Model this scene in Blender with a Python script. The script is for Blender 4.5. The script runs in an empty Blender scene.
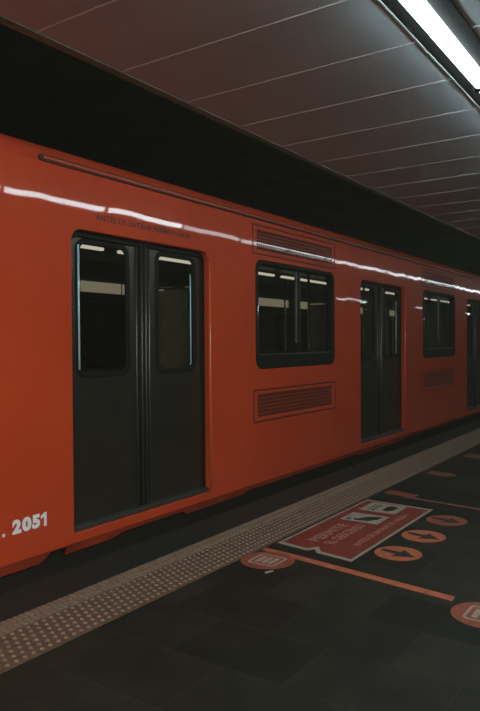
import bpy, bmesh, math, random
from mathutils import Matrix, Vector
random.seed(7)
SC = bpy.context.scene
COL = SC.collection

# ------------------------------------------------------------------ materials
def new_mat(name):
    m = bpy.data.materials.new(name); m.use_nodes = True
    nt = m.node_tree
    return m, nt, nt.nodes['Principled BSDF']

def plain(name, col, rough=.6, metal=0., spec=.5, var=0., vscale=12., coat=0., bump=0., bscale=30.):
    m, nt, b = new_mat(name)
    b.inputs['Base Color'].default_value = (*col, 1)
    b.inputs['Roughness'].default_value = rough
    b.inputs['Metallic'].default_value = metal
    b.inputs['Specular IOR Level'].default_value = spec
    b.inputs['Coat Weight'].default_value = coat
    tc = nt.nodes.new('ShaderNodeTexCoord')
    if var > 0:
        n = nt.nodes.new('ShaderNodeTexNoise'); n.inputs['Scale'].default_value = vscale
        n.inputs['Detail'].default_value = 5
        r = nt.nodes.new('ShaderNodeValToRGB')
        r.color_ramp.elements[0].position = .3; r.color_ramp.elements[1].position = .7
        r.color_ramp.elements[0].color = (*[c*(1-var) for c in col], 1)
        r.color_ramp.elements[1].color = (*[min(1, c*(1+var)) for c in col], 1)
        nt.links.new(tc.outputs['Object'], n.inputs['Vector'])
        nt.links.new(n.outputs['Fac'], r.inputs['Fac'])
        nt.links.new(r.outputs['Color'], b.inputs['Base Color'])
    if bump > 0:
        n2 = nt.nodes.new('ShaderNodeTexNoise'); n2.inputs['Scale'].default_value = bscale
        bp = nt.nodes.new('ShaderNodeBump'); bp.inputs['Strength'].default_value = 1.
        bp.inputs['Distance'].default_value = bump
        nt.links.new(tc.outputs['Object'], n2.inputs['Vector'])
        nt.links.new(n2.outputs['Fac'], bp.inputs['Height'])
        nt.links.new(bp.outputs['Normal'], b.inputs['Normal'])
    return m

def emit(name, col, s):
    m = bpy.data.materials.new(name); m.use_nodes = True
    nt = m.node_tree; nt.nodes.clear()
    e = nt.nodes.new('ShaderNodeEmission'); o = nt.nodes.new('ShaderNodeOutputMaterial')
    e.inputs['Color'].default_value = (*col, 1); e.inputs['Strength'].default_value = s
    nt.links.new(e.outputs[0], o.inputs[0])
    return m

def tinted_glass(name, tint):
    m = bpy.data.materials.new(name); m.use_nodes = True
    nt = m.node_tree; nt.nodes.clear()
    o = nt.nodes.new('ShaderNodeOutputMaterial')
    t = nt.nodes.new('ShaderNodeBsdfTransparent'); t.inputs[0].default_value = (*tint, 1)
    g = nt.nodes.new('ShaderNodeBsdfGlossy'); g.inputs['Roughness'].default_value = .03
    g.inputs['Color'].default_value = (.9, .95, .95, 1)
    lw = nt.nodes.new('ShaderNodeLayerWeight'); lw.inputs['Blend'].default_value = .5
    pw = nt.nodes.new('ShaderNodeMath'); pw.operation = 'POWER'; pw.inputs[1].default_value = 5
    f = nt.nodes.new('ShaderNodeMath'); f.operation = 'MULTIPLY_ADD'; f.inputs[1].default_value = .9; f.inputs[2].default_value = .035
    nt.links.new(lw.outputs['Facing'], pw.inputs[0]); nt.links.new(pw.outputs[0], f.inputs[0])
    mx = nt.nodes.new('ShaderNodeMixShader')
    nt.links.new(f.outputs[0], mx.inputs[0]); nt.links.new(t.outputs[0], mx.inputs[1])
    nt.links.new(g.outputs[0], mx.inputs[2]); nt.links.new(mx.outputs[0], o.inputs[0])
    return m

def body_paint():
    m, nt, b = new_mat('orange_body_paint')
    b.inputs['Roughness'].default_value = .42
    b.inputs['Specular IOR Level'].default_value = .08
    b.inputs['Coat Weight'].default_value = .62
    b.inputs['Coat Roughness'].default_value = .028
    tc = nt.nodes.new('ShaderNodeTexCoord')
    n = nt.nodes.new('ShaderNodeTexNoise'); n.inputs['Scale'].default_value = 1.3; n.inputs['Detail'].default_value = 6
    r = nt.nodes.new('ShaderNodeValToRGB')
    r.color_ramp.elements[0].position = .3; r.color_ramp.elements[1].position = .75
    r.color_ramp.elements[0].color = (.52, .058, .016, 1)
    r.color_ramp.elements[1].color = (.60, .070, .020, 1)
    nt.links.new(tc.outputs['Object'], n.inputs['Vector']); nt.links.new(n.outputs['Fac'], r.inputs['Fac'])
    nt.links.new(r.outputs['Color'], b.inputs['Base Color'])
    # slightly wavy sheet metal
    mp = nt.nodes.new('ShaderNodeMapping'); mp.inputs['Scale'].default_value = (1, 1.0, .55)
    w = nt.nodes.new('ShaderNodeTexNoise'); w.inputs['Scale'].default_value = 1.9; w.inputs['Detail'].default_value = 1.2
    bp = nt.nodes.new('ShaderNodeBump'); bp.inputs['Strength'].default_value = 1; bp.inputs['Distance'].default_value = BODY_WAVE
    nt.links.new(tc.outputs['Object'], mp.inputs['Vector']); nt.links.new(mp.outputs[0], w.inputs['Vector'])
    nt.links.new(w.outputs['Fac'], bp.inputs['Height'])
    nt.links.new(bp.outputs['Normal'], b.inputs['Coat Normal'])
    return m

def stone_tiles():
    m, nt, b = new_mat('dark_stone_tiles')
    b.inputs['Roughness'].default_value = .62
    b.inputs['Specular IOR Level'].default_value = .22
    tc = nt.nodes.new('ShaderNodeTexCoord')
    mp = nt.nodes.new('ShaderNodeMapping'); mp.inputs['Location'].default_value = (.18, .1, 0)
    br = nt.nodes.new('ShaderNodeTexBrick'); br.inputs['Scale'].default_value = 1
    br.inputs['Brick Width'].default_value = .6; br.inputs['Row Height'].default_value = .4
    br.inputs['Mortar Size'].default_value = .0035; br.inputs['Bias'].default_value = -.1
    br.inputs['Color1'].default_value = (.010, .0125, .009, 1)
    br.inputs['Color2'].default_value = (.027, .029, .021, 1)
    br.inputs['Mortar'].default_value = (.034, .035, .027, 1)
    n = nt.nodes.new('ShaderNodeTexNoise'); n.inputs['Scale'].default_value = 5; n.inputs['Detail'].default_value = 8
    mul = nt.nodes.new('ShaderNodeMix'); mul.data_type = 'RGBA'; mul.blend_type = 'MULTIPLY'; mul.inputs[0].default_value = .75
    r = nt.nodes.new('ShaderNodeValToRGB'); r.color_ramp.elements[0].position = .3; r.color_ramp.elements[1].position = .72
    r.color_ramp.elements[0].color = (.5, .5, .5, 1); r.color_ramp.elements[1].color = (1.3, 1.25, 1.2, 1)
    nt.links.new(tc.outputs['Object'], mp.inputs['Vector']); nt.links.new(mp.outputs[0], br.inputs['Vector'])
    nt.links.new(tc.outputs['Object'], n.inputs['Vector']); nt.links.new(n.outputs['Fac'], r.inputs['Fac'])
    nt.links.new(br.outputs['Color'], mul.inputs[6]); nt.links.new(r.outputs['Color'], mul.inputs[7])
    nt.links.new(mul.outputs[2], b.inputs['Base Color'])
    return m

BODY_WAVE = .0050
ORANGE = body_paint()
ORANGE_TRIM = plain('orange_trim_paint', (.52, .064, .021), .35, coat=.3, var=.06)
SKIRT = plain('grimy_orange_skirt', (.42, .055, .02), .55, var=.3, vscale=5)
ROOFM = plain('roof_grey', (.05, .03, .025), .7, var=.2)
LEAF = plain('dark_door_metal', (.105, .098, .082), .40, metal=.9, var=.12, vscale=4, bump=.0006, bscale=9)
RUBBER = plain('black_rubber', (.009, .010, .009), .55, spec=.14)
CHROME = plain('polished_steel', (.62, .72, .76), .16, metal=1., var=.05)
ALU = plain('brushed_aluminium', (.17, .175, .16), .42, metal=.85, var=.1)
STREAK = plain('cyan_streak_paint', (.50, .88, .95), .40, metal=.1, var=.04)  # diffuse cyan paints the bright streaks along the door glass
GLASS = tinted_glass('dark_tinted_glass', (.72, .72, .66))
SLOT = plain('dark_grille_backing', (.020, .010, .008), .8)
GRILLE = plain('grille_bars_paint', (.26, .040, .016), .5, coat=.8)
JAMB_LIT = plain('orange_jamb_highlight', (.78, .13, .045), .3, coat=.6)  # brighter orange paints the highlight along the jamb edge
SHOULDER = plain('orange_roof_paint', (.50, .058, .018), .6, spec=.15, var=.05)
LINEB = plain('dark_groove_paint', (.05, .014, .008), .6)
WHITE = plain('white_number_paint', (.92, .95, .97), .5, var=.03)
DARKTXT = plain('dark_lettering', (.10, .02, .015), .5)
UNDER = plain('undercarriage_black', (.012, .012, .011), .8, var=.2)
INT_WALL = plain('car_interior_panel', (.13, .13, .11), .5, var=.1)
INT_DARK = plain('car_interior_dark', (.03, .032, .028), .6, var=.1)
INT_FLOOR = plain('car_interior_floor', (.04, .04, .036), .6, var=.2)
SEATM = plain('green_seat_plastic', (.03, .07, .05), .4, var=.1)
PARTITION = plain('grey_partition_panel', (.34, .32, .28), .5, var=.15, vscale=14)
REDBAND = plain('dark_red_band', (.16, .035, .025), .5)
CARLAMP = emit('car_lamp_tube', (1., .93, .82), 1.0)
ADVERT = emit('backlit_panel', (1., .88, .68), .30)
TUBE = emit('platform_tube_light', (.80, .98, 1.0), 22.)
TUBE_DIM = emit('dim_tube_light', (.86, .98, 1.0), 8.5)  # weaker tubes, so the far end of the train falls darker
FILL_TUBE = emit('rear_fill_light', (1., .92, .82), 265.)  # very strong fill, added out of view for the train side
HOUSING = plain('black_fixture_housing', (.008, .0075, .007), .7, spec=.08, var=.1)
RIM_GLOW = plain('fixture_rim_glow', (.55, .62, .62), .4)  # pale colour paints the glow line along the housing edge
CEIL = plain('ceiling_panel_paint', (.56, .65, .69), .55, var=.05, vscale=3.5)
SEAM = plain('ceiling_seam_metal', (.78, .76, .74), .6)
TUNNEL = plain('sooty_concrete', (.22, .235, .18), .9, var=.2, vscale=2)
WALLM = plain('station_wall_stone', (.10, .095, .085), .6, var=.15, vscale=3)
FLOORM = stone_tiles()
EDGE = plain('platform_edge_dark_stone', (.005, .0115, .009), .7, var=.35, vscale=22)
TACT = plain('tactile_brown', (.135, .082, .055), .7, var=.25, vscale=18)
STUD = plain('tactile_beige_worn', (.26, .205, .15), .65, var=.22, vscale=25)
TACT2 = plain('tactile_taupe', (.20, .155, .115), .7, var=.25, vscale=18)
STK_RED = plain('sticker_red', (.23, .038, .022), .55, var=.15, vscale=9)
STK_WHT = plain('sticker_white', (.38, .35, .29), .6, var=.15, vscale=20)
STK_TXT = plain('sticker_pink_lettering', (.46, .24, .20), .6, var=.15, vscale=20)
STK_BLK = plain('sticker_black', (.02, .024, .022), .6)
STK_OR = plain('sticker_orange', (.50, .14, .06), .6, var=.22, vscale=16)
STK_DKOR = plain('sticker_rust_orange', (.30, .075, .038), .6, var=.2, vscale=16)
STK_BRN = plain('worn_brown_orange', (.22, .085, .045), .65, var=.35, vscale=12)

# ------------------------------------------------------------------ helpers
def link(name, me, mat, parent=None, smooth=False):
    o = bpy.data.objects.new(name, me); COL.objects.link(o)
    if mat: 
        me.materials.clear(); me.materials.append(mat)
    if parent: o.parent = parent
    if smooth:
        for p in me.polygons: p.use_smooth = True
    return o

def mesh_from(name, bm):
    me = bpy.data.meshes.new(name); bm.normal_update(); bm.to_mesh(me); bm.free(); return me

def add_box(bm, x0, x1, y0, y1, z0, z1, bev=0.):
    r = bmesh.ops.create_cube(bm, size=1)
    vs = r['verts']
    for v in vs:
        v.co = Vector(((x0+x1)/2+v.co.x*(x1-x0), (y0+y1)/2+v.co.y*(y1-y0), (z0+z1)/2+v.co.z*(z1-z0)))
    if bev > 0:
        es = list({e for v in vs for e in v.link_edges})
        bmesh.ops.bevel(bm, geom=es, offset=bev, segments=2, affect='EDGES', profile=.5)

def box(name, mat, parent, *a, bev=0.):
    bm = bmesh.new(); add_box(bm, *a, bev=bev); return link(name, mesh_from(name, bm), mat, parent)

def add_tube(bm, pts, r, seg=10):
    """round bar through points"""
    pts = [Vector(p) for p in pts]
    rings = []
    for i, p in enumerate(pts):
        d = (pts[min(i+1, len(pts)-1)] - pts[max(i-1, 0)]).normalized()
        up = Vector((0, 0, 1)) if abs(d.z) < .9 else Vector((1, 0, 0))
        a = d.cross(up).normalized(); b = d.cross(a).normalized()
        rings.append([bm.verts.new(p + a*r*math.cos(t*2*math.pi/seg) + b*r*math.sin(t*2*math.pi/seg)) for t in range(seg)])
    for i in range(len(rings)-1):
        for k in range(seg):
            bm.faces.new((rings[i][k], rings[i][(k+1) % seg], rings[i+1][(k+1) % seg], rings[i+1][k]))
    bm.faces.new(rings[0]); bm.faces.new(rings[-1][::-1])

def tube(name, mat, parent, pts, r, seg=10):
    bm = bmesh.new(); add_tube(bm, pts, r, seg); bmesh.ops.recalc_face_normals(bm, faces=bm.faces)
    return link(name, mesh_from(name, bm), mat, parent, smooth=True)

def add_profile(bm, prof, y0, y1, nseg=1, closed=False, caps=False):
    """extrude an (x,z) polyline along Y"""
    rows = []
    for i in range(nseg+1):
        y = y0 + (y1-y0)*i/nseg
        rows.append([bm.verts.new((x, y, z)) for x, z in prof])
    n = len(prof)
    for i in range(nseg):
        for k in range(n if closed else n-1):
            bm.faces.new((rows[i][k], rows[i][(k+1) % n], rows[i+1][(k+1) % n], rows[i+1][k]))
    if caps and closed:
        bm.faces.new(rows[0]); bm.faces.new(rows[-1][::-1])

def rrect(x0, x1, y0, y1, r, n=6):
    if not isinstance(r, (list, tuple)) and r <= 0: return [(x0, y0), (x1, y0), (x1, y1), (x0, y1)]
    rs = r if isinstance(r, (list, tuple)) else (r,)*4     # BL BR TR TL
    out = []
    for (cx, cy, sx, sy, a0, rr) in ((x0, y0, 1, 1, 180, rs[0]), (x1, y0, -1, 1, 270, rs[1]), (x1, y1, -1, -1, 0, rs[2]), (x0, y1, 1, -1, 90, rs[3])):
        if rr <= 0: out.append((cx, cy)); continue
        for k in range(n+1):
            a = math.radians(a0 + 90*k/n)
            out.append((cx+sx*rr + rr*math.cos(a), cy+sy*rr + rr*math.sin(a)))
    return out

def circle(cx, cy, r, n=40, ry=None):
    ry = ry or r
    return [(cx+r*math.cos(2*math.pi*k/n), cy+ry*math.sin(2*math.pi*k/n)) for k in range(n)]

def plate_mesh(loops, thick, bevel=0.):
    """filled 2D outlines (with holes) given thickness; returns mesh, front at local z=0, back at -thick"""
    cu = bpy.data.curves.new('c', 'CURVE'); cu.dimensions = '2D'; cu.fill_mode = 'BOTH'
    cu.extrude = thick/2 - bevel; cu.bevel_depth = bevel; cu.bevel_resolution = 1
    cu.offset = -bevel
    for lp in loops:
        s = cu.splines.new('POLY'); s.points.add(len(lp)-1)
        for p, (x, y) in zip(s.points, lp): p.co = (x, y, 0, 1)
        s.use_cyclic_u = True
    ob = bpy.data.objects.new('tmp', cu); COL.objects.link(ob)
    dg = bpy.context.evaluated_depsgraph_get(); dg.update()
    me = bpy.data.meshes.new_from_object(ob.evaluated_get(dg))
    bpy.data.objects.remove(ob); bpy.data.curves.remove(cu)
    me.transform(Matrix.Translation((0, 0, -thick/2)))
    return me

SIDE = Matrix(((0, 0, 1, 0), (1, 0, 0, 0), (0, 1, 0, 0), (0, 0, 0, 1)))   # (y,z,out) -> world
def side_plate(name, mat, parent, loops, thick, x=0., bevel=0.):
    me = plate_mesh(loops, thick, bevel); me.transform(SIDE); me.transform(Matrix.Translation((x, 0, 0)))
    return link(name, me, mat, parent)

def floor_plate(name, mat, parent, loops, top, thick=.001):
    me = plate_mesh(loops, thick); me.transform(Matrix.Translation((0, 0, top)))
    return link(name, me, mat, parent)

def text_mesh(body, width, height, bold=0., shear=0., thick=.002, spacing=1.):
    cu = bpy.data.curves.new('t', 'FONT'); cu.body = body; cu.size = 1; cu.extrude = .01
    cu.offset = bold; cu.shear = shear; cu.space_character = spacing
    ob = bpy.data.objects.new('tmp', cu); COL.objects.link(ob)
    dg = bpy.context.evaluated_depsgraph_get(); dg.update()
    me = bpy.data.meshes.new_from_object(ob.evaluated_get(dg))
    bpy.data.objects.remove(ob); bpy.data.curves.remove(cu)
    xs = [v.co.x for v in me.vertices]; ys = [v.co.y for v in me.vertices]
    x0, x1, y0, y1 = min(xs), max(xs), min(ys), max(ys)
    for v in me.vertices:
        v.co.x = (v.co.x-x0)/(x1-x0)*width; v.co.y = (v.co.y-y0)/(y1-y0)*height
        v.co.z = thick if v.co.z > 0 else 0
    return me

def side_text(name, mat, parent, body, y, z, w, h, x=0., **k):
    me = text_mesh(body, w, h, **k); me.transform(SIDE); me.transform(Matrix.Translation((x, y, z)))
    return link(name, me, mat, parent)

def split_words(me, nwords):
    bm = bmesh.new(); bm.from_mesh(me); seen = set(); isl = []
    bm.verts.ensure_lookup_table()
    for v in bm.verts:
        if v.index in seen: continue
        st_, grp = [v], []
        seen.add(v.index)
        while st_:
            q = st_.pop(); grp.append(q.index)
            for e in q.link_edges:
                o = e.other_vert(q)
                if o.index not in seen: seen.add(o.index); st_.append(o)
        xs = [bm.verts[i].co.x for i in grp]; isl.append([min(xs), max(xs)])
    isl.sort(); ends = []; cur = isl[0][1]
    for a, b in isl[1:]:
        if a > cur: ends.append((a-cur, (a+cur)/2))
        cur = max(cur, b)
    cuts = sorted(c for _, c in sorted(ends, reverse=True)[:nwords-1]); bm.free()
    out = []; lims = [-1e9] + cuts + [1e9]
    for i in range(nwords):
        b2 = bmesh.new(); b2.from_mesh(me)
        bmesh.ops.delete(b2, geom=[v for v in b2.verts if not lims[i] < v.co.x < lims[i+1]], context='VERTS')
        m2 = bpy.data.meshes.new('word'); b2.to_mesh(m2); b2.free(); out.append(m2)
    return out

FLOORTXT = Matrix(((0, -1, 0, 0), (1, 0, 0, 0), (0, 0, 1, 0), (0, 0, 0, 1)))   # reads along +Y, up = -X
def floor_text(name, mat, parent, body, x, y, w, h, z, **k):
    me = text_mesh(body, w, h, thick=.0006, **k); me.transform(FLOORTXT); me.transform(Matrix.Translation((x, y, z)))
    return link(name, me, mat, parent)

def thing(name, label, cat, loc=(0, 0, 0), group=None):
    o = bpy.data.objects.new(name, None); COL.objects.link(o); o.empty_display_size = .1
    o.location = loc; o['label'] = label; o['category'] = cat
    if group: o['group'] = group
    return o

def tag(o, label, cat, group=None):
    o['label'] = label; o['category'] = cat
    if group: o['group'] = group
    return o

def structure(o): o['kind'] = 'structure'; return o

def dup(root, off):
    r = root.copy(); COL.objects.link(r); r.location = root.location + Vector(off)
    for ch in list(root.children):
        c = ch.copy(); COL.objects.link(c); c.parent = r
        for g in list(ch.children):
            d = g.copy(); COL.objects.link(d); d.parent = c
    return r

# part local coordinates equal world when the thing's empty sits at the origin
Y0, Y1 = -1.3, 16.2

# ------------------------------------------------------------------ the setting
structure(box('floor', FLOORM, None, .14, 9, Y0-6, 45, -.25, 0))
bm = bmesh.new()
add_box(bm, .613, 9, Y0-6, 45, 2.905, 3.05)
ceil = structure(link('ceiling', mesh_from('ceiling', bm), CEIL))
bm = bmesh.new()
y = 2.775 - .586*10
while y < 40:
    add_box(bm, .615, 9, y-.003, y+.003, 2.9015, 2.9052); y += .586
structure(link('trim_1', mesh_from('trim_1', bm), SEAM))
structure(box('trim_2', TUNNEL, None, .553, .613, Y0-6, 45, 2.90, 3.9))           # fascia above the ceiling's track side
structure(box('wall_left', TUNNEL, None, -5.2, -5.0, Y0-6, 45, -1.3, 4.0))
structure(box('wall_right', WALLM, None, 9, 9.15, Y0-6, 45, -.25, 3.05))
bm = bmesh.new(); add_box(bm, -5.2, .5, Y0-6, 45, 3.9, 4.1)
structure(link('trim_3', mesh_from('trim_3', bm), TUNNEL))                       # raised ceiling over the tracks
structure(box('trim_4', TUNNEL, None, -5.2, .14, Y0-6, 45, -1.35, -1.15))        # track bed
structure(box('trim_5', TUNNEL, None, .14, .3, Y0-6, 45, -1.15, -.25))           # platform edge wall
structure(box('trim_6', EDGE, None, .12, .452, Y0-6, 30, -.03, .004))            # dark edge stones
structure(box('wall_back', WALLM, None, -5.2, 9.15, Y0-6.2, Y0-6, -1.3, 4.1))

# ------------------------------------------------------------------ tactile paving
def stud(bm, x, y, z, r, h, lx=None):
    lx = lx or r
    b = [bm.verts.new((x+dx*lx, y+dy*r, z)) for dx, dy in ((-1, 0), (0, -1), (1, 0), (0, 1))]
    t = [bm.verts.new((x+dx*lx*.6, y+dy*r*.6, z+h)) for dx, dy in ((-1, 0), (0, -1), (1, 0), (0, 1))]
    for k in range(4): bm.faces.new((b[k], b[(k+1) % 4], t[(k+1) % 4], t[k]))
    bm.faces.new(t)
tact = thing('tactile_paving', 'long brown tactile paving strip with beige diamond studs beside the platform edge', 'tactile paving', (.67, 4, .0))
def tpart(o): o.parent = tact; o.location = (-.67, -4, 0); return o
tpart(box('studded_band', TACT, None, .592, .888, Y0-5, 30, 0, .008, bev=.002))
bm = bmesh.new(); p = .0465
ny = int((22-(-1.3))/p)
for j in range(ny):
    for i in range(6):
        stud(bm, .617+i*.0485, -1.3+j*p+(p/2 if i % 2 else 0), .008, .0125, .006, .0155)
st = tpart(link('stud', mesh_from('stud', bm), STUD)); st['kind'] = 'stuff'
tpart(box('ribbed_band', TACT2, None, .455, .590, Y0-5, 30, 0, .008, bev=.002))
bm = bmesh.new()
for j in range(int((22+1.3)/.036)):
    yy = -1.3+j*.036
    add_box(bm, .463, .512, yy, yy+.018, .008, .013)
    add_box(bm, .530, .580, yy+.018, yy+.036, .008, .013)
rb = tpart(link('rib', mesh_from('rib', bm), STUD)); rb['kind'] = 'stuff'

# ------------------------------------------------------------------ floor markings
# big red poster sticker
S = thing('floor_sticker', 'large red rectangular floor sticker with white border, lettering and two white pictogram boxes', 'floor sticker', (1.2, 4.7, 0))
def sp(o, t, c): o.parent = t; o.location = (-c[0], -c[1], 0); return o
c = (1.2, 4.7)
outline = [(.905, 5.48), (.905, 3.955), (1.15, 3.915), (1.19, 3.965), (1.235, 3.905), (1.50, 3.865), (1.505, 5.43)]
inner = [(.925, 5.445), (.925, 3.995), (1.135, 3.955), (1.185, 4.03), (1.245, 3.945), (1.480, 3.905), (1.483, 5.395)]
sp(floor_plate('border', STK_WHT, None, [outline], .0012, .0012), S, c)
sp(floor_plate('panel', STK_RED, None, [inner], .0018, .0006), S, c)
for ya, yb in ((4.755, 5.005), (5.11, 5.40)):
    b = sp(floor_plate('pictogram_box', STK_WHT, None, [rrect(.99, 1.30, ya, yb, .012, 3)], .0024, .0006), S, c)
# pictogram 1: a person reclining beside an arrow; pictogram 2: row of small people
def pict(loops): return sp(floor_plate('pictogram', STK_BLK, None, loops, .003, .0006), S, c)
pict([circle(1.045, 4.80, .020, 14)])
pict([[(1.07, 4.83), (1.11, 4.84), (1.15, 4.93), (1.24, 4.97), (1.27, 4.95), (1.21, 4.87), (1.15, 4.79), (1.10, 4.79)]])
pict([[(1.17, 4.80), (1.19, 4.79), (1.26, 4.90), (1.24, 4.92)]])
for k in range(4):
    pict([circle(1.05, 5.16+.055*k, .013, 12)])
    pict([[(1.075, 5.15+.055*k), (1.075, 5.18+.055*k), (1.11, 5.175+.055*k), (1.11, 5.155+.055*k)]])
pict([[(1.16, 5.19), (1.16, 5.33), (1.20, 5.36), (1.25, 5.32), (1.25, 5.22), (1.21, 5.17)]])
for body_, n_, x_, y_, w_, h_, bo in (('PERMITE', 1, 1.13, 4.13, .50, .082, .012), ('EL DESCENSO', 2, 1.245, 4.13, .56, .078, .008), ('ANTES DE ENTRAR AL VAGON', 5, 1.405, 4.18, .98, .050, .006)):
    for me in split_words(text_mesh(body_, w_, h_, bold=bo, thick=.0006, spacing=1.05), n_):
        me.transform(FLOORTXT); me.transform(Matrix.Translation((x_, y_, .0018)))
        sp(link('lettering', me, STK_TXT), S, c)

# round arrow stickers
def arrow_sticker(cx, cy, label, mat):
    t = thing('arrow_sticker', label, 'floor sticker', (cx, cy, 0), 'round arrow stickers beside the red floor sticker')
    r = .152
    floor_plate('disc', mat, t, [circle(0, 0, r)], .0012, .0012)
    a = math.atan2(-.19, 1)   # pointing away from the train
    def R(p): return (p[0]*math.cos(a)-p[1]*math.sin(a), p[0]*math.sin(a)+p[1]*math.cos(a))
    arr = [(-.125, .02), (-.125, -.02), (.0, -.03), (-.005, -.085), (.125, 0), (-.005, .085), (.0, .03)]
    floor_plate('arrow', STK_BLK, t, [[R(q) for q in arr]], .002, .0008)
    return t
arrow_sticker(1.685, 4.185, 'round orange floor sticker with dark arrow, nearest the camera of the three', STK_OR)
arrow_sticker(1.692, 4.655, 'round orange floor sticker with dark arrow, middle one of the three', STK_OR)
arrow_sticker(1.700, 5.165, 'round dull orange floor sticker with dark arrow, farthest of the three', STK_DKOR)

# round emblem stickers
def emblem_sticker(cx, cy, label):
    t = thing('emblem_sticker', label, 'floor sticker', (cx, cy, 0), 'round emblem stickers at the ends of the orange line')
    floor_plate('disc', STK_DKOR, t, [circle(0, 0, .172)], .0022, .001)
    floor_plate('emblem_frame', STK_WHT, t, [rrect(-.098, .098, -.098, .098, .03), rrect(-.084, .084, -.084, .084, .022)], .003, .0008)
    floor_plate('emblem_bar', STK_WHT, t, [rrect(-.06, -.03, -.062, .062, .012, 3)], .003, .0008)
    floor_plate('emblem_bar', STK_WHT, t, [rrect(-.015, .015, -.062, .062, .012, 3)], .003, .0008)
    floor_plate('emblem_bar', STK_WHT, t, [rrect(.03, .06, -.062, .062, .012, 3)], .003, .0008)
    return t
emblem_sticker(1.045, 3.60, 'round red-orange emblem sticker on the floor touching the tactile paving')
emblem_sticker(2.42, 3.47, 'round red-orange emblem sticker at the right end of the orange line')
tag(floor_plate('floor_tag', STK_WHT, None, [[(1.145, 3.405), (1.165, 3.385), (1.185, 3.445), (1.168, 3.462)]], .0012, .0012),
    'tiny white scrap on the floor just below the round emblem sticker', 'scrap')

def strip(name, mat, pts, label, cat, group=None):
    o = floor_plate(name, mat, None, [[(x-pts[0][0], y-pts[0][1]) for x, y in pts]], .0012, .0012)
    o.location = (pts[0][0], pts[0][1], 0); return tag(o, label, cat, group)
strip('floor_line', STK_OR, [(.90, 3.76), (1.15, 3.725), (2.222, 3.565), (2.215, 3.635), (1.15, 3.790), (.89, 3.82)],
      'orange line painted across the floor between the two round emblem stickers', 'floor line')
strip('floor_line', STK_BRN, [(1.12, 5.735), (2.6, 5.52), (2.6, 5.55), (1.12, 5.785)],
      'thin faded orange line across the floor beyond the large red sticker', 'floor line')
g = 'faded orange bars beside the tactile paving'
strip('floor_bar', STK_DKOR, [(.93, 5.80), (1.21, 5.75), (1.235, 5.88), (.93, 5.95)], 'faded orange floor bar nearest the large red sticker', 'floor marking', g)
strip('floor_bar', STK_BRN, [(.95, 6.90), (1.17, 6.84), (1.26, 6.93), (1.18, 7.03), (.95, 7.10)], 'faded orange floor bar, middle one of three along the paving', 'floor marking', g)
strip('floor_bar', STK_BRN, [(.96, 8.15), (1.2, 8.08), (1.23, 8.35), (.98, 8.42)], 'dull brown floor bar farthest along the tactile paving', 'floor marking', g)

# ------------------------------------------------------------------ platform light fixtures
def fixture(x, y, label, group, mat):
    t = thing('light_fixture', label, 'ceiling light', (x, y, 2.9048), group)
    L = 1.35
    bm = bmesh.new()
    add_profile(bm, [(-.118, 0), (-.118, -.004), (-.116, -.006), (.138, -.006), (.140, -.004), (.140, 0)], 0, L-.004, closed=True, caps=True)
    bmesh.ops.recalc_face_normals(bm, faces=bm.faces)
    link('housing', mesh_from('housing', bm), HOUSING, t)
    n = 10; prof = [(-.039, -.004)] + [(.004-.043*math.cos(math.pi*k/n), -.012-.034*math.sin(math.pi*k/n)) for k in range(n+1)] + [(.047, -.004)]
    bm = bmesh.new(); add_profile(bm, prof, .024, L-.028, closed=True, caps=True)
    bmesh.ops.recalc_face_normals(bm, faces=bm.faces)
    link('diffuser', mesh_from('diffuser', bm), mat, t)
    for ya in (.008, L-.028):
        bm = bmesh.new(); add_box(bm, -.042, .050, ya, ya+.016, -.050, -.004, bev=.004); link('end_cap', mesh_from('end_cap', bm), HOUSING, t)
    box('glow_rim', RIM_GLOW, t, -.126, -.1185, 0, L-.004, -.007, -.0005)
    return t
f0 = fixture(2.235, 2.75, 'long white ceiling tube light in black housing running along the platform, nearest in view', 'tube lights in one row above the platform', TUBE)
far_tube = next(c_ for c_ in f0.children if c_.name.startswith('diffuser')).data.copy()
far_tube.materials.clear(); far_tube.materials.append(TUBE_DIM)
for k in list(range(-2, 0)) + list(range(1, 17)):
    d = dup(f0, (0, 1.35*k, 0))
    if k > 2:
        for c_ in d.children:
            if c_.name.startswith('diffuser'):
                c_.data = far_tube
    d['label'] = 'white ceiling tube light beyond the nearest, seen at the upper right' if k == 1 else 'white ceiling tube light of the platform row, seen reflected in the train'
# rear row: near lamps are unseen fill, added to brighten the train side
r0 = fixture(6.0, -4.6, 'added unseen fill light behind the camera, shaped as a ceiling tube', 'added fill lights behind the camera', FILL_TUBE)
for k in (1, 2, 3): dup(r0, (0, 1.35*k, 0))
q0 = fixture(6.9, 21.0, 'ceiling tube light far down the rear row', 'far tube lights in the rear row', TUBE_DIM)
for yy in (22.35, 28.5, 36.5): dup(q0, (0, yy-21.0, 0))

# ------------------------------------------------------------------ the train
T = thing('metro_car', 'orange metro car with dark double doors standing along the platform', 'train', (-1.2, 7.0, -.9))
TO = Vector((1.2, -7.0, .9))
def tp(o, par=None):
    o.parent = par or T
    o.location = TO if par is None else (0, 0, 0)
    return o

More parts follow.
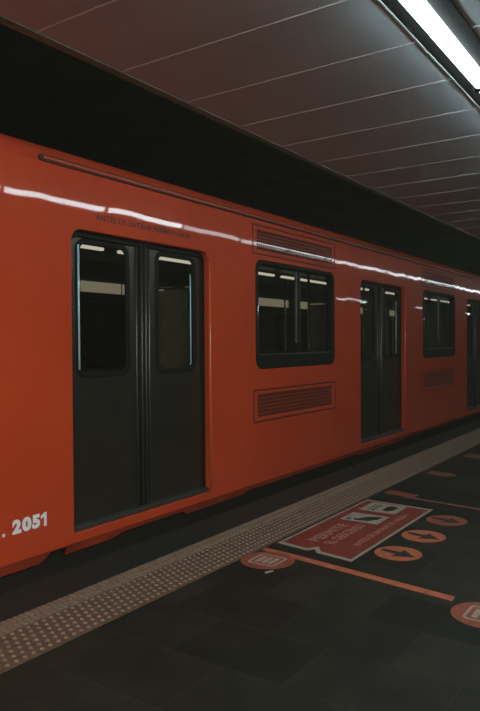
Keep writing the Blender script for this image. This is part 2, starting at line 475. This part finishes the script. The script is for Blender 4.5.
DP = 4.44
DOORS = [(2.945+DP*k, 4.40+DP*k) for k in range(3)]
WINS = [(5.095, 6.685), (9.565, 11.13), (14.0, 15.58)]
WZ = (1.14, 2.14)
outer = [(Y0, .10), (Y1, .10), (Y1, 2.50), (Y0, 2.50)]
holes = [rrect(a, b, .165, 2.118, (0.01, 0.01, .085, .085)) for a, b in DOORS]
holes += [rrect(a+.012, b-.012, WZ[0]+.012, WZ[1]-.012, .085) for a, b in WINS]
VENTS = []
for a, b in WINS:
    for z0, z1 in ((.655, .955), (2.178, 2.452)):
        VENTS.append((a-.045, b+.02, z0, z1))
        holes.append(rrect(a+.03, b-.055, z0+.045, z1-.045, .004, 2))
side = tp(side_plate('body_side', ORANGE, None, [outer]+holes, .07, 0, .006))
# shoulder and roof
bm = bmesh.new()
prof = [(0, 2.498)]
for k in range(1, 11):
    a = math.radians(90*k/10)
    prof.append((-.16+.16*math.cos(a), 2.498+.13*math.sin(a)))
prof += [(-.6, 2.70), (-1.25, 2.74), (-1.9, 2.70), (-2.34, 2.63), (-2.5, 2.50), (-2.5, .1), (-2.44, .1), (-2.44, 2.45), (-1.25, 2.45), (-.1, 2.40), (-.06, 2.45)]
add_profile(bm, prof[:12], Y0, Y1, 1)
sh = tp(link('roof_shoulder', mesh_from('roof_shoulder', bm), SHOULDER, smooth=True))
bm = bmesh.new(); add_profile(bm, prof[10:], Y0, Y1, 1)
tp(link('roof', mesh_from('roof', bm), ROOFM))
# drip rail: a round-nosed double moulding
me = plate_mesh([rrect(2.69, Y1-.02, 2.490, 2.532, (.02, .004, .004, .02))], .014, .003); me.transform(SIDE); me.transform(Matrix.Translation((.012, 0, 0)))
gr = tp(link('drip_rail', me, LINEB))
me = plate_mesh([rrect(2.72, Y1-.05, 2.504, 2.520, .006)], .010, .002); me.transform(SIDE); me.transform(Matrix.Translation((.019, 0, 0)))
lip = link('rail_lip', me, ORANGE_TRIM); lip.parent = gr
# skirt, bottom edge stepped, tucked inwards
prof2 = [(Y0, .10), (Y1, .10), (Y1, .055), (8.9, .055), (8.8, .03), (7.45, .03), (7.35, .055), (5.0, .058), (4.92, .030), (4.14, .030), (4.08, .066), (3.42, .066), (3.31, .035),
         (2.90, .035), (2.885, .095), (2.76, .095), (2.735, .06), (2.70, .03), (Y0, .03)]
me = plate_mesh([prof2], .012); me.transform(SIDE)
for v in me.vertices: v.co.x += -.004 - (.10-v.co.z)*.55
tp(link('skirt', me, SKIRT))
tp(box('underframe', UNDER, None, -2.3, -.16, Y0+.1, Y1-.1, -.55, .12))
for by in (1.2, 13.2):
    for wy in (-.7, .7):
        bm = bmesh.new(); bmesh.ops.create_cone(bm, cap_ends=True, segments=28, radius1=.46, radius2=.46, depth=.2)
        bm.transform(Matrix.Translation((-.35, by+wy, -.68)) @ Matrix.Rotation(math.pi/2, 4, 'Y'))
        tp(link('wheel', mesh_from('wheel', bm), UNDER))
tp(box('car_floor', INT_FLOOR, None, -2.44, -.16, Y0, Y1, .12, .165))
tp(box('far_side_wall', INT_WALL, None, -2.44, -2.40, Y0, Y1, .165, 2.45))
tp(box('interior_ceiling', INT_DARK, None, -2.38, -.09, Y0, Y1, 2.30, 2.33))

# doors
def door_leaf(a, b, ga, gb, side_name):
    z0, z1 = .20, 2.16
    gz0, gz1 = 1.165, 2.065
    glass_loop = rrect(ga, gb, gz0, gz1, (.075, .075, .05, .05))
    lf = tp(side_plate('door_leaf', LEAF, None, [rrect(a, b, z0, z1, 0), glass_loop], .035, -.072, .002))
    def ch(o): o.parent = lf; return o
    ch(side_plate('gasket', RUBBER, None, [rrect(ga-.012, gb+.012, gz0-.012, gz1+.012, .08), rrect(ga+.022, gb-.022, gz0+.025, gz1-.022, .055)], .02, -.064, .004))
    ch(side_plate('window_pane', GLASS, None, [rrect(ga+.004, gb-.004, gz0+.004, gz1-.004, .07)], .004, -.082))
    return lf
for i, (a, b) in enumerate(DOORS):
    m = a + .725
    l1 = door_leaf(a-.03, m-.012, a+.105, a+.585, 'l')
    l2 = door_leaf(m+.012, b+.03, a+.885, a+1.355, 'r')
    # meeting-edge rubbers and raised stile profiles
    e = side_plate('edge_seal', RUBBER, None, [rrect(m-.034, m+.0, .2, 2.15, 0)], .05, -.055, .006); e.parent = l1
    e = side_plate('edge_seal', RUBBER, None, [rrect(m+.0, m+.034, .2, 2.15, 0)], .05, -.055, .006); e.parent = l2
    for lf, yy in ((l1, m-.062), (l1, m-.020), (l2, m+.022), (l2, m+.075)):
        s = tube('stile_bead', ALU, None, [(-.066 if abs(yy-m) > .03 else -.052, yy, .21), (-.066 if abs(yy-m) > .03 else -.052, yy, 2.12)], .006, 8); s.parent = lf
    s = tube('glass_streak', STREAK, None, [(-.058, a+.108, 1.21), (-.058, a+.108, 2.03)], .007, 10); s.parent = l1  # bar carries a painted highlight at the pane edge
    s = tube('glass_streak', STREAK, None, [(-.07, a+.572, 1.25), (-.07, a+.572, 1.55)], .004, 8); s.parent = l1
    s = tube('glass_streak', STREAK, None, [(-.060, a+1.285, 1.22), (-.060, a+1.285, 1.93)], .005, 10); s.parent = l2  # added bar on the pane, painting the streak of a pole inside
    # threshold
    tp(box('door_sill', ALU, None, -.115, -.008, a+.004, b-.004, .168, .198, bev=.004))
    # black rubber surround
    tp(side_plate('door_surround', RUBBER, None, [rrect(a-.006, b+.006, .168, 2.124, (0, 0, .09, .09)), rrect(a+.030, b-.006, .168, 2.085, (0, 0, .07, .07))], .012, -.050, .002))
    # rounded jamb edge
    tp(tube('jamb_edge', JAMB_LIT, None, [(-.001, b+.008, .16), (-.001, b+.008, 2.04)], .010, 10))
# windows
for i, (a, b) in enumerate(WINS):
    z0, z1 = WZ
    fr = tp(side_plate('window', RUBBER, None, [rrect(a, b, z0, z1, .10), rrect(a+.042, b-.042, z0+.05, z1-.042, .065)], .085, .008, .006))
    def ch(o): o.parent = fr; return o
    mid = a + .80
    ch(side_plate('pane', GLASS, None, [rrect(a+.03, mid, z0+.03, z1-.03, .05)], .004, -.035))
    ch(side_plate('pane', GLASS, None, [rrect(mid, b-.03, z0+.03, z1-.03, .05)], .004, -.045))
    ch(box('divider', ALU, None, -.05, -.025, mid-.006, mid+.012, z0+.24, z1-.05, bev=.003))
    ch(box('divider', RUBBER, None, -.052, -.028, mid+.016, mid+.075, z0+.05, z1-.05, bev=.003))
    ch(box('divider', ALU, None, -.05, -.03, mid+.078, mid+.086, z0+.24, z1-.05, bev=.003))
    ch(box('sill_rail', RUBBER, None, -.045, -.012, a+.04, b-.04, z0+.05, z0+.125, bev=.004))
    ch(box('rail_trim', ALU, None, -.030, -.010, a+.055, b-.055, z0+.128, z0+.136, bev=.002))
    ch(tube('frame_trim', CHROME, None, [(.006, a+.035, z0+.12), (.006, a+.035, z1-.20)], .004, 8))
# ventilation grilles
for (a, b, z0, z1) in VENTS:
    v = tp(side_plate('ventilation_grille', LINEB, None, [rrect(a, b, z0, z1, .006, 2), rrect(a+.013, b-.013, z0+.013, z1-.013, .004, 2)], .006, .0035, .001))
    bm = bmesh.new()
    ya, yb, za, zb = a+.075, b-.075, z0+.045, z1-.045
    nr = 6
    for k in range(nr+1):
        zz = za + (zb-za)*k/nr
        add_box(bm, -.016, -.003, ya, yb, zz-.0045, zz+.0045)
    nc = 44
    for k in range(nc+1):
        yy = ya + (yb-ya)*k/nc
        add_box(bm, -.014, -.005, yy-.0042, yy+.0042, za, zb)
    gobj = link('grille_bars', mesh_from('grille_bars', bm), GRILLE); gobj.parent = v
    bk = box('grille_backing', SLOT, None, -.066, -.05, ya-.02, yb+.02, za-.01, zb+.01); bk.parent = v
# writing
for ch_, yy, ww in (('2', 2.472, .062), ('0', 2.541, .066), ('5', 2.613, .058)):
    tp(side_text('car_number', WHITE, None, ch_, yy, .270, ww, .084, .0008, bold=.06))
tp(side_plate('car_number', WHITE, None, [[(2.701, .270), (2.722, .270), (2.722, .354), (2.705, .354), (2.677, .336), (2.677, .319), (2.701, .329)]], .0015, .0022))
tp(side_plate('car_number', WHITE, None, [circle(2.413, .281, .0115, 16)], .0015, .0022))
for me in split_words(text_mesh('ANTES DE ENTRAR PERMITA SALIR', 1.0, .040, bold=.022, spacing=1.12), 5):
    me.transform(SIDE); me.transform(Matrix.Translation((.0008, 3.155, 2.198)))
    tp(link('door_notice', me, DARKTXT))
# car interior
for yy in [1.6+1.5*k for k in range(10)]:
    tp(box('interior_lamp', CARLAMP, None, -1.23, -1.19, yy, yy+1.3, 2.228, 2.256, bev=.006))
yy = .4
k = 0
while yy < 15.5:
    w = (.62, .74, .58)[k % 3]
    pn = tp(box('advert_panel', ADVERT, None, -2.395, -2.375, yy, yy+w, 1.965, 2.085))
    yy += w + (.05, .22, .04, .35)[k % 4]; k += 1
tp(box('advert_rail', REDBAND, None, -2.395, -2.365, Y0+.2, Y1-.2, 1.88, 1.955))
for (ya, yb) in [(5.0+DP*k-4.44, 6.6+DP*k-4.44) for k in range(4)]:
    w = tp(side_plate('far_window', RUBBER, None, [rrect(ya, yb, 1.1, 1.85, .08), rrect(ya+.05, yb-.05, 1.15, 1.80, .05)], .02, -2.375))
    g2 = side_plate('far_pane', GLASS, None, [rrect(ya+.05, yb-.05, 1.15, 1.80, .05)], .004, -2.385); g2.parent = w
for i, (a, b) in enumerate(DOORS):
    # windscreen partitions beside each doorway
    for yp in (a-.10, b+.09):
        p_ = tp(box('partition', PARTITION, None, -.62, -.285, yp-.008, yp+.008, .5, 1.84, bev=.003))
        e = tube('grab_pole', CHROME, None, [(-.27, yp, .165), (-.27, yp, 1.86)], .012, 10); e.parent = p_
        e = tube('grab_pole', CHROME, None, [(-.64, yp, .165), (-.64, yp, 2.30)], .016, 10); e.parent = p_
        e = tube('grab_pole', CHROME, None, [(-.27, yp, 1.86), (-.64, yp, 1.86)], .010, 10); e.parent = p_
def seat(y, x, face):
    bm = bmesh.new()
    add_box(bm, x-.22, x+.22, y, y+face*.42, .56, .60, bev=.012) if face > 0 else add_box(bm, x-.22, x+.22, y+face*.42, y, .56, .60, bev=.012)
    s = tp(link('seat', mesh_from('seat', bm), SEATM))
    bm = bmesh.new(); y2 = y - face*.02
    add_box(bm, x-.22, x+.22, min(y2, y2-face*.04), max(y2, y2-face*.04), .58, 1.22, bev=.015)
    b_ = link('seat_back', mesh_from('seat_back', bm), SEATM); b_.parent = s
    e = box('seat_base', INT_DARK, None, x-.15, x+.15, y+face*.2-.08, y+face*.2+.08, .165, .56); e.parent = s
    e = tube('seat_handle', CHROME, None, [(x-.2, y2, 1.2), (x-.2, y2, 1.30), (x+.2, y2, 1.30), (x+.2, y2, 1.2)], .010, 8); e.parent = s
for k in range(4):
    base = 4.40 + DP*(k-1)
    for x in (-.42, -1.95):
        seat(base+.30, x, 1); seat(base+1.5, x, -1); seat(base+1.62, x, 1); seat(base+2.82, x, -1)
for yy in (3.6, 5.9, 8.1, 10.3):
    tp(tube('ceiling_pole', CHROME, None, [(-1.45, yy, .165), (-1.45, yy, 2.30)], .017, 10))

# ------------------------------------------------------------------ world, camera, colour
w = bpy.data.worlds.new('world'); SC.world = w; w.use_nodes = True
bg = w.node_tree.nodes['Background']; bg.inputs[0].default_value = (.8, 1., .8, 1); bg.inputs[1].default_value = .012
cam = bpy.data.cameras.new('camera'); co = bpy.data.objects.new('camera', cam); COL.objects.link(co)
R = [[0.8271650948106284, -0.005430881935625338, 0.5619327463748002], [0.5619245818103965, 0.019058711199258525, -0.8269688808441551], [-0.006218543570262679, 0.999803616241122, 0.01881644671664097]]
M = Matrix(R).to_4x4(); M.translation = (3.29, 0, 1.38); co.matrix_world = M
wv = w.node_tree.nodes.new('ShaderNodeVolumeScatter'); wv.inputs['Density'].default_value = .0037; wv.inputs['Color'].default_value = (.97, 1, .80, 1)  # thin haze added to lift the blacks
w.node_tree.links.new(wv.outputs[0], w.node_tree.nodes['World Output'].inputs['Volume'])
cam.sensor_fit = 'HORIZONTAL'; cam.sensor_width = 24; cam.lens = 33.628; cam.clip_start = .05; cam.clip_end = 200
cam.dof.use_dof = True; cam.dof.focus_distance = 4.6; cam.dof.aperture_fstop = 3.2
SC.camera = co
SC.view_settings.view_transform = 'Standard'; SC.view_settings.look = 'None'
SC.view_settings.gamma = 1; SC.view_settings.use_curve_mapping = False
SC.view_settings.exposure = 0
